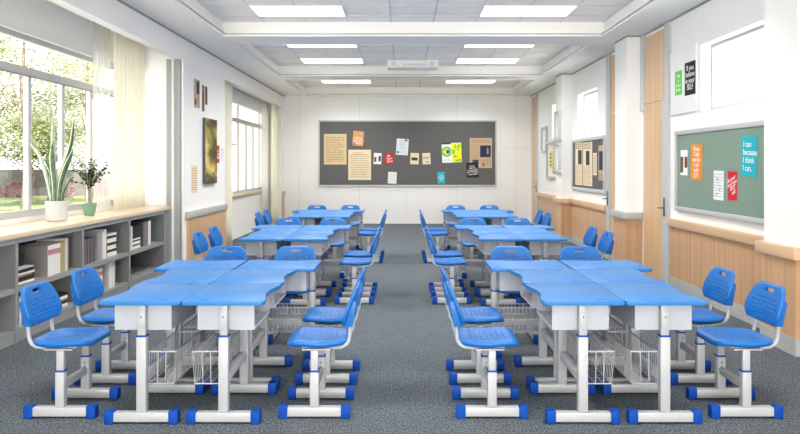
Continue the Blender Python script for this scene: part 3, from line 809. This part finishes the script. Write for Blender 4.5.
# ------------------------------------------------------------ plants on the counter
def ribbon(name, pts, wmax, mats, parent, seed=0, tw=.3):
    """sword leaf: tapering blade with a shallow fold and a lighter margin"""
    pts = [Vector(p) for p in pts]; n = 14; b = bmesh.new(); rows = []
    def cr(t):
        k = t*(len(pts)-1); i = min(int(k), len(pts)-2); f = k-i
        p0 = pts[max(i-1, 0)]; p1 = pts[i]; p2 = pts[i+1]; p3 = pts[min(i+2, len(pts)-1)]
        return .5*((2*p1)+(p2-p0)*f+(2*p0-5*p1+4*p2-p3)*f*f+(-p0+3*p1-3*p2+p3)*f**3)
    for i in range(n+1):
        t = i/n; c = cr(t); d = (cr(min(1, t+.02))-cr(max(0, t-.02))).normalized()
        a = seed+tw*t; s = Vector((math.cos(a), math.sin(a), 0)); s = (s-d*s.dot(d)).normalized(); nn = d.cross(s)
        w = 1.4*wmax*(.55+.9*t-1.0*t*t*.6)*(1 if t < .7 else max(.02, 1-((t-.7)/.3)**1.8))*.62
        rows.append([c+s*w*k_+nn*(abs(k_)*w*.3+o_) for k_, o_ in ((-1, 0), (-.72, .0), (0, 0), (.72, 0), (1, 0), (.72, -.004), (0, -.005), (-.72, -.004))])
    vs = [[b.verts.new(p) for p in r] for r in rows]
    for i in range(n):
        for k in range(8):
            f = b.faces.new((vs[i][k], vs[i][(k+1) % 8], vs[i+1][(k+1) % 8], vs[i+1][k])); f.smooth = True
            f.material_index = 1 if k in (0, 3, 4, 7) else 0
    b.faces.new(vs[0][::-1]); b.faces.new(vs[-1])
    me = bpy.data.meshes.new(name); b.to_mesh(me); b.free()
    return link(name, me, mats, parent)
e = empty('snake_plant', (-3.635, 7.05, .953)); tag(e, 'tall variegated snake plant in a white pot on the window counter', 'plant')
MB().lathe([(.088, 0), (.098, .01), (.110, .205), (.113, .212), (.104, .212), (.100, .19)], 32).build('pot', M['pot'], e)
MB().lathe([(.098, .17), (.098, .19)], 24).build('soil', M['soil'], e)
g = [M['snake'], M['snakee']]; g2 = [M['snakep'], M['snakee']]
for i, (bx, pts, w_, mm, sd, tw) in enumerate((
    (0, [(-.02, 0, .18), (-.045, .02, .5), (-.05, .03, .8), (-.055, .03, 1.10)], .030, g2, .3, .5),
    (0, [(.03, .01, .18), (.03, 0, .42), (.15, 0, .78), (.19, -.01, 1.08)], .026, g, .5, .6),
    (0, [(-.04, -.02, .18), (-.09, -.03, .45), (-.16, -.03, .68), (-.27, -.03, .82)], .026, g2, .1, .2),
    (0, [(0, -.03, .18), (.0, -.04, .4), (-.02, -.04, .6), (-.025, -.04, .83)], .040, g, .2, .3),
    (0, [(.04, -.02, .18), (.06, -.03, .38), (.12, -.04, .56), (.20, -.05, .74)], .036, g, .4, .2),
    (0, [(.05, .02, .18), (.07, .02, .3), (.12, .03, .42), (.17, .04, .47)], .020, g, .3, .2),
    (0, [(.0, .04, .18), (.03, .05, .35), (.07, .06, .52), (.09, .07, .62)], .030, g, .9, .3),
    (0, [(-.05, .03, .18), (-.07, .03, .3), (-.075, .04, .42), (-.1, .05, .5)], .022, g, .1, .3),
    (0, [(.0, .0, .18), (-.02, .0, .3), (.02, .0, .42), (.03, .0, .52)], .028, g2, .1, .3),
    (0, [(.02, .05, .18), (.06, .05, .36), (.06, .04, .60), (.10, .03, .74)], .026, g2, .5, .3),
    (0, [(-.03, .05, .18), (-.05, .05, .36), (-.10, .05, .55), (-.16, .05, .66)], .022, g, .3, .3))):
    ribbon('leaf', pts, w_, mm, e, sd, tw)

e = empty('potted_shrub', (-3.64, 7.80, .953)); tag(e, 'small leafy shrub in a green faceted pot on the window counter', 'plant')
MB().lathe([(.050, 0), (.055, .005), (.080, .13), (.080, .14), (.070, .14), (.066, .12)], 6, smooth=False).build('pot', M['gpot'], e, 20)
MB().lathe([(.064, .11), (.064, .125)], 12).build('soil', M['soil'], e)
rnd = random.Random(5); st = MB(); lf = MB(); tips = []
for k in range(4): st.tube([(.008*math.cos(k*1.6), .008*math.sin(k*1.6), .12), (.012*math.cos(k*1.6+1), .012*math.sin(k*1.6+1), .22), (.015*math.cos(k*1.6+2), .015*math.sin(k*1.6+2), .31)], .008, 6)
for k in range(46):
    a = rnd.uniform(0, 2*PI); R_ = rnd.uniform(.03, .23); zt = rnd.uniform(.38, .70)-R_*.45
    p0 = Vector((0, 0, rnd.uniform(.26, .33))); p2 = Vector((R_*math.cos(a), R_*math.sin(a), zt)); p1 = (p0+p2)/2+Vector((-.02*math.cos(a), -.02*math.sin(a), .05))
    st.tube([p0, p1, p2], [.004, .003, .0015], 5)
    for q in range(11):
        t = .3+.7*q/10; c_ = p0*(1-t)**2+p1*2*t*(1-t)+p2*t*t
        a2 = rnd.uniform(0, 2*PI); s = rnd.uniform(.024, .038); tz = rnd.uniform(-.2, .9)
        dv = Vector((math.cos(a2), math.sin(a2), tz)).normalized(); sd = dv.cross(Vector((rnd.uniform(-1, 1), rnd.uniform(-1, 1), .5))).normalized()
        nrm = dv.cross(sd)
        lf.quad([c_, c_+dv*s*.5+sd*s*.38+nrm*.003, c_+dv*s*1.1, c_+dv*s*.5-sd*s*.38+nrm*.003])
st.build('stem', M['stem'], e)
me = lf.mesh('foliage', 0, False); link('foliage', me, M['shrub'], e)

# ------------------------------------------------------------ desk
def leg(name, h_ring, h_top, parent, y, L=.444, plate=False, holes=False, wl=.029, wu=.0235, ch=.08):
    o = MB().box(-L/2+.02, L/2-.02, y-.025, y+.025, .012, .068, .006).box(-wl, wl, y-.024, y+.024, .068, h_ring, .005).build(name, M['white'], parent)
    MB().box(-wu, wu, y-.018, y+.018, h_ring, h_top, .004).build('upper_post', M['white'], o)
    MB().box(-wl-.002, wl+.002, y-.027, y+.027, h_ring-.004, h_ring+.006, .002).build('collar', M['capblue'], o)
    for s in (-1, 1): MB().box(s*(L/2-.056), s*L/2, y-.031, y+.031, 0, ch, .007).build('foot_cap', M['capblue'], o)
    if plate:
        sg = 1 if y > 0 else -1
        MB().box(-.018, .018, y+sg*.018, y+sg*.024, .57, .655, .002).build('lock_plate', M['white'], o)
        k = MB(); k.lathe([(.006, 0), (.006, .003)], 10); q = k.build('screw', M['screw'], o); q.rotation_euler = (-sg*PI/2, 0, 0); q.location = (0, y+sg*.0235, .635)
    if holes:
        sg = -1 if y > 0 else 1
        for zz in (h_ring-.04, h_ring-.065, h_ring-.09):
            k = MB(); k.lathe([(.006, 0), (.006, .002)], 10); q = k.build('adjusting_hole', M['screw'], o); q.rotation_euler = (-sg*PI/2, 0, 0); q.location = (0, y+sg*.0235, zz)
    return o
TH = .733
def make_desk():
    e = empty('student_desk')
    W, X0, X1 = .3065, -.2415, .245
    prof = [(X0, -W, .018), (X1-.004, -W, .03), (X1, -W+.05, .04), (X1-.018, -.14, .06), (X1-.036, -.07, .06), (X1-.036, .07, .06), (X1-.018, .14, .06), (X1, W-.05, .04), (X1-.004, W, .03), (X0, W, .018)]
    MB().prism(fillet(prof, 4), TH-.024, TH, .007).build('desktop', M['top'], e)
    for s in (-1, 1): MB().prism(pill(X0+.125, s*.245, .045, .012), TH-.001, TH+.002, .0008).build('hinge_cover', M['slot'], e)
    b = MB(); z0, z1, t = .548, TH-.024, .005; bx0, bx1, by = -.165, .175, .232
    b.box(bx0, bx1, -by, by, z0, z0+t); b.box(bx0, bx1, -by, -by+t, z0+t, z1); b.box(bx0, bx1, by-t, by, z0+t, z1)
    b.box(bx0, bx0+t, -by+t, by-t, z0+t, z1); b.box(bx1-t, bx1, -by+t, by-t, z0+t, z0+.018)
    b.build('book_bin', M['box'], e)
    for s in (-1, 1): leg('leg', .52, TH-.024, e, s*.257, L=.436, plate=True)
    MB().box(-.02, .02, -.235, .235, .235, .29, .005).build('crossbar', M['white'], e)
    k = MB(); a0, a1, y0, y1, zb, zt, r = -.195, -.035, -.24, .24, .228, .42, .0026
    for z, rr in ((zt, .0042), (zb, .0035)):
        c0, c1 = (a0, a1) if z == zt else (a0+.015, a1)
        k.tube([(c0, y0, z), (c1, y0, z), (c1, y1, z), (c0, y1, z), (c0, y0, z)], rr, 6)
    n = 16
    for i in range(n+1):
        y = y0+(y1-y0)*i/n
        k.tube([(a0, y, zt), (a0+.015, y, zb), (a1, y, zb), (a1, y, zt)], r, 4)
    for i in range(1, 3):
        x = a0+.015+(a1-a0-.015)*i/3
        k.tube([(x-.004, y0, zt), (x, y0, zb), (x, y1, zb), (x-.004, y1, zt)], r, 4)
    k.build('wire_basket', M['white'], e)
    return e

def make_chair():
    e = empty('student_chair')
    # seat (u = x, v = y)
    out = fillet([(-.198, -.13, .07), (-.165, -.185, .08), (.02, -.200, .25), (.15, -.160, .08), (.182, -.10, .07), (.182, .10, .07), (.15, .160, .08), (.02, .200, .25), (-.165, .185, .08), (-.198, .13, .07)], 4)
    hs = []
    for i in range(7):
        for j in range(6):
            u = -.11+.034*i; v = (j-2.5)*.042
            if abs(v) < .11: hs.append(pill(u, v, .020, .009, 2))
    def fs(u, v, h):
        z = .447 + .012*(v/.2)**2 - .010*math.exp(-((u-.02)/.12)**2) + (.010 if h > 0 else 0)*0 - max(0, -.13-u)**2*3.0
        return (u+.022, v, z+h)
    link('seat', pillow('seat', out, hs, .038, .016, fs, .035), M['blue'], e)
    # backrest (u = y, v = height)
    o2 = fillet([(-.155, 0, .04), (.155, 0, .04), (.198, .05, .06), (.200, .12, .1), (.168, .215, .06), (.12, .247, .05), (-.12, .247, .05), (-.168, .215, .06), (-.200, .12, .1), (-.198, .05, .06)], 4)
    hs = [pill(0, .205, .105, .027, 5)]
    for j in range(5):
        v = .045+.027*j
        for i in range(9):
            u = (i-4)*.034
            if abs(u) < (.15 if j < 4 else .13): hs.append(circ(u, v, .0058, 6, 1.25))
    def fb(u, v, h):
        t = v/.245
        x = .190 + .072*t**1.2 - .55*u*u*(1-.2*t)
        return (x-h, u, .55+v*.955)
    link('backrest', pillow('backrest', o2, hs, .024, .012, fb, .03), M['blue'], e)
    for s in (-1, 1):
        y = s*.135
        b = MB(); b.prism([(.180, .551), (.230, .549), (.258, .69), (.251, .708), (.236, .708), (.213, .69)], y-.028, y+.028, .004)
        me = b.mesh('back_socket')
        me.transform(Matrix(((1, 0, 0, 0), (0, 0, 1, 0), (0, 1, 0, 0), (0, 0, 0, 1)))); me.flip_normals()
        link('back_socket', me, M['blue'], e)
        k = MB(); k.lathe([(.006, 0), (.006, .003)], 10); q = k.build('socket_screw', M['screw'], e); q.rotation_euler = (-s*PI/2, 0, 0); q.location = (.232, y+s*.0275, .64)
        pts = [(-.08, y, .422), (.12, y, .418), (.165, y, .422), (.195, y, .44), (.209, y, .468), (.214, y, .51), (.217, y, .60), (.232, y, .68)]
        MB().tube(pts, .0115, 10).build('back_tube', M['white'], e)
        leg('leg', .285, .41, e, s*.162, L=.434, holes=True, wl=.027, wu=.0225, ch=.078)
    MB().box(-.075, -.05, -.145, .145, .414, .432, .004).box(.075, .10, -.145, .145, .414, .432, .004).box(-.075, .10, -.178, -.146, .410, .420, .003).box(-.075, .10, .146, .178, .410, .420, .003).build('seat_frame', M['white'], e)
    MB().box(-.018, .018, -.14, .14, .17, .215, .005).build('crossbar', M['white'], e)
    return e
desk0, chair0 = make_desk(), make_chair()
used = {}
def place(proto, x, y, rz, label, cat, group):
    o = proto if proto not in used else copy_tree(proto)
    used[proto] = 1
    o.location = (x, y, 0); o.rotation_euler = (0, 0, rz); tag(o, label, cat, group)
WD = .625
for side, sg in (('left', -1), ('right', 1)):
    cx = sg*1.309+(.0 if sg < 0 else .003)
    out = 'window-side' if sg < 0 else 'wall-side'
    for cl, oy in (('nearest', 3.95), ('middle', 7.30), ('farthest', 10.44)):
        cn = '%s %s cluster' % (cl, side)
        for r_i, rn in ((0, 'front'), (1, 'second-row')):
            for dx, pn in ((-1, 'outer'), (1, 'inner')):
                s = dx                                   # world side of the cluster
                nm = 'aisle-side' if s == -sg else out
                rz = 0 if s > 0 else PI
                yy = oy+.31+WD*r_i
                place(desk0, cx+s*.2435, yy, rz, 'blue-topped white school desk, %s %s one in the %s' % (rn, nm, cn), 'desk', 'school desks of the %s' % cn)
                place(chair0, cx+s*.771, yy-.008, rz, 'blue and white school chair at the %s %s desk of the %s' % (rn, nm, cn), 'chair', 'school chairs of the %s' % cn)
        for s in (-1, 1):
            nm = 'aisle-side' if s == -sg else out
            place(desk0, cx+s*.3165, oy+2*WD+.243+.002, PI/2, 'blue-topped white school desk set crosswise, %s far end of the %s' % (nm, cn), 'desk', 'school desks of the %s' % cn)
            place(chair0, cx+s*.3165, oy+2*WD+.245+.53, PI/2, 'blue school chair facing the camera behind the %s crosswise desk, %s' % (nm, cn), 'chair', 'school chairs of the %s' % cn)

# ------------------------------------------------------------ outdoors
GZ = .2
struct(MB().box(-60, 60, -30, 75, -.3, -.2).build('ground_outside', mat('bounce_paving', (.75, .75, .74), .9)))  # pale paving made up to bounce outdoor light onto the ceiling
struct(MB().box(-60, -7, 8, 70, -.5, GZ).build('lawn', M['lawn']))
def tree(x, y, h, cr, cz, label, mt, n=3200, seed=1, ls=.13, trunk=.16, z0=GZ):
    rnd = random.Random(seed); e = empty('tree', (x, y, z0)); tag(e, label, 'tree', 'trees outside the windows')
    t = MB(); t.tube([(0, 0, 0), (.1, .05, h*.25), (-.05, 0, h*.5), (.05, 0, h*.8)], [trunk, trunk*.8, trunk*.6, trunk*.2], 8)
    cl = []
    for k in range(13):
        a = rnd.uniform(0, 2*PI); R_ = cr*rnd.uniform(.3, .95); z = rnd.uniform(cz, h)
        p = Vector((R_*math.cos(a), R_*math.sin(a), z)); z1 = min(z*.55, h*.45)
        t.tube([(0, 0, z1), (p.x*.5, p.y*.5, (z1+z)/2+.2), p], [trunk*.25, trunk*.12, .01], 5); cl.append(p)
        for q in range(2): cl.append(p+Vector((rnd.uniform(-1, 1), rnd.uniform(-1, 1), rnd.uniform(-.6, .6)))*cr*.3)
    t.build('trunk', M['bark'], e)
    b = bmesh.new()
    for i in range(n):
        c_ = cl[i % len(cl)]; R_ = cr*.36
        v = Vector((rnd.gauss(0, 1), rnd.gauss(0, 1), rnd.gauss(0, .45)))*R_*.6+c_
        a = rnd.uniform(0, 2*PI); d = Vector((math.cos(a), math.sin(a), rnd.uniform(-.6, .3))).normalized(); s = ls*rnd.uniform(.6, 1.3)
        sd = d.cross(Vector((rnd.uniform(-1, 1), rnd.uniform(-1, 1), 1))).normalized()
        b.faces.new([b.verts.new(p) for p in (v, v+d*s*.5+sd*s*.3, v+d*s, v+d*s*.5-sd*s*.3)])
    me = bpy.data.meshes.new('foliage'); b.to_mesh(me); b.free(); link('foliage', me, mt, e)
tree(-10.9, 19.3, 7.0, 2.6, 2.2, 'bright yellow-green tree outside the large window, closest to the glass', M['tleaf'], 9000, 1, .10, .10)
tree(-10.6, 22.6, 7.6, 2.2, 2.0, 'pale green tree outside the large window behind the potted shrub', M['pleaf'], 8000, 2, .11, .10)
tree(-15.6, 24.5, 6.4, 2.6, 2.0, 'leafy green tree with dark trunk outside, at the left edge of the view', M['tleaf'], 9000, 3, .12, .14)
tree(-12.3, 23.4, 4.0, 1.7, 1.5, 'low dark green tree outside the window, left of the snake plant', M['tleaf2'], 5000, 4, .11, .12)
tree(-14.6, 26.2, 3.8, 1.8, 1.4, 'low dark green tree outside near the left edge of the view', M['tleaf2'], 5000, 5, .11, .13)
tree(-13.6, 29.0, 8.8, 2.9, 2.4, 'tall pale tree outside behind the yellow-green one', M['pleaf'], 9000, 6, .13, .14)
tree(-18.4, 30.0, 9.0, 3.2, 2.4, 'tall pale tree outside at the far left of the large window', M['pleaf'], 9000, 8, .13, .14)
tree(7.45, 25.5, 4.4, 1.0, 2.6, 'green tree outside the middle right window', M['tleaf2'], 5000, 7, .12, z0=-.5)
tree(8.6, 17.6, 3.5, 1.0, 2.2, 'small pale tree outside the nearest right window', M['pleaf'], 1200, 9, .1, z0=-.5)
def bush(x, y, r, h, label, mt, seed):
    rnd = random.Random(seed); b = bmesh.new()
    for i in range(2200):
        a = rnd.uniform(0, 2*PI); u = math.sqrt(rnd.random()); z = rnd.random()
        R_ = r*math.sqrt(max(0, 1-z*z*.9))*u
        v = Vector((R_*math.cos(a), R_*math.sin(a), z*h)); d = Vector((rnd.uniform(-1, 1), rnd.uniform(-1, 1), rnd.uniform(-.3, 1))).normalized(); s = .09
        sd = d.cross(Vector((rnd.uniform(-1, 1), rnd.uniform(-1, 1), 1))).normalized()
        b.faces.new([b.verts.new(p) for p in (v, v+d*s*.5+sd*s*.35, v+d*s, v+d*s*.5-sd*s*.35)])
    me = bpy.data.meshes.new('bush'); b.to_mesh(me); b.free(); o = link('bush', me, mt); o.location = (x, y, GZ); tag(o, label, 'bush', 'flowering bushes outside')
bush(-16.4, 28.5, .6, .6, 'pink flowering bush outside at the left edge of the large window', M['pink'], 1)
bush(-14.2, 28.0, .45, .8, 'pink flowering bush outside behind the snake plant', M['pink'], 2)
bush(-12.6, 28.6, .65, .8, 'pink flowering bush outside behind the potted shrub', M['pink'], 3)
tag(MB().box(-26, -13.2, 30, 30.2, GZ, 1.35).build('garden_wall', M['fence']), 'low dark garden wall outside beyond the trees', 'wall')
tag(MB().box(-13.1, -10.5, 31, 31.2, GZ, 1.25).build('garden_wall', M['render']), 'low white garden wall outside behind the potted shrub', 'wall')
# house beyond the far left window
e = empty('house', (-9.2, 32, GZ)); tag(e, 'white house with a pinkish tiled roof outside the far left window', 'house')
hb = MB(); hb.box(-3, 3.2, 0, 7, 0, 2.6); hb.build('house_wall', M['render'], e)
rf = bmesh.new(); v = [rf.verts.new(p) for p in ((-3.2, -.4, 4.6), (3.6, -.4, 1.9), (3.6, 7.3, 1.9), (-3.2, 7.3, 4.6), (-3.2, -.4, 3.9), (3.6, -.4, 1.55), (3.6, 7.3, 1.55), (-3.2, 7.3, 3.9))]
for q in ((0, 1, 2, 3), (7, 6, 5, 4), (0, 4, 5, 1), (1, 5, 6, 2), (2, 6, 7, 3), (3, 7, 4, 0)): rf.faces.new([v[i] for i in q])
me = bpy.data.meshes.new('roof'); rf.to_mesh(me); rf.free(); link('roof', me, M['roof'], e)
MB().box(-3, 3.2, .0, .1, 2.3, 3.5).build('gable', M['render'], e)
for x in (-2.2, -1.0, .4, 1.6):
    f = MB().box(x, x+.7, -.06, .0, .3, 1.35).build('house_window', M['winframe'], e); MB().box(x+.06, x+.32, -.08, -.06, .36, 1.29).box(x+.38, x+.64, -.08, -.06, .36, 1.29).build('pane', M['hglass'], f)

# ------------------------------------------------------------ light
wd = bpy.data.worlds.new('World'); scn.world = wd; wd.use_nodes = True
bg = wd.node_tree.nodes['Background']; bg.inputs['Color'].default_value = (1, .98, .945, 1); bg.inputs['Strength'].default_value = 1.4
def portal(x, y, z, sx, sy, rot):
    li = bpy.data.lights.new('window_portal', 'AREA'); li.shape = 'RECTANGLE'; li.size = sx; li.size_y = sy; li.cycles.is_portal = True
    o = bpy.data.objects.new('window_portal', li); COL.objects.link(o); o.location = (x, y, z); o.rotation_euler = rot
portal(-4.0, 6.2, 1.95, 1.9, 6.8, (0, -PI/2, 0)); portal(-3.76, 14.7, 1.9, 1.97, 4.45, (0, -PI/2, 0))
for a, b in WIN_R: portal(3.6, (a+b)/2, 2.52, .75, b-a, (0, PI/2, 0))

def area(name, loc, rot, sx, sy, watt, col=(1, 1, 1)):
    li = bpy.data.lights.new(name, 'AREA'); li.shape = 'RECTANGLE'; li.size = sx; li.size_y = sy; li.energy = watt; li.color = col
    o = bpy.data.objects.new(name, li); COL.objects.link(o); o.location = loc; o.rotation_euler = rot
sl = bpy.data.lights.new('sun', 'SUN'); sl.energy = 11; sl.angle = .02; sl.color = (1, .97, .93)
so = bpy.data.objects.new('sun', sl); COL.objects.link(so); so.rotation_euler = Vector((-.48, .34, -.81)).to_track_quat('-Z', 'Y').to_euler(); so.location = (-12, -10, 15)
area('fill_behind', (.1, YF+.1, 1.3), (PI/2+.22, 0, 0), 6.2, 2.2, 430, (1, .985, .955))  # added frontal fill behind the camera, no window there
scn.view_settings.view_transform = 'Standard'; scn.view_settings.look = 'None'
scn.view_settings.exposure = 1.34; scn.view_settings.gamma = 1; scn.view_settings.use_curve_mapping = False
scn.cycles.max_bounces = 10; scn.cycles.diffuse_bounces = 6; scn.cycles.transparent_max_bounces = 16; scn.cycles.caustics_reflective = False
scn.cycles.sample_clamp_indirect = 6
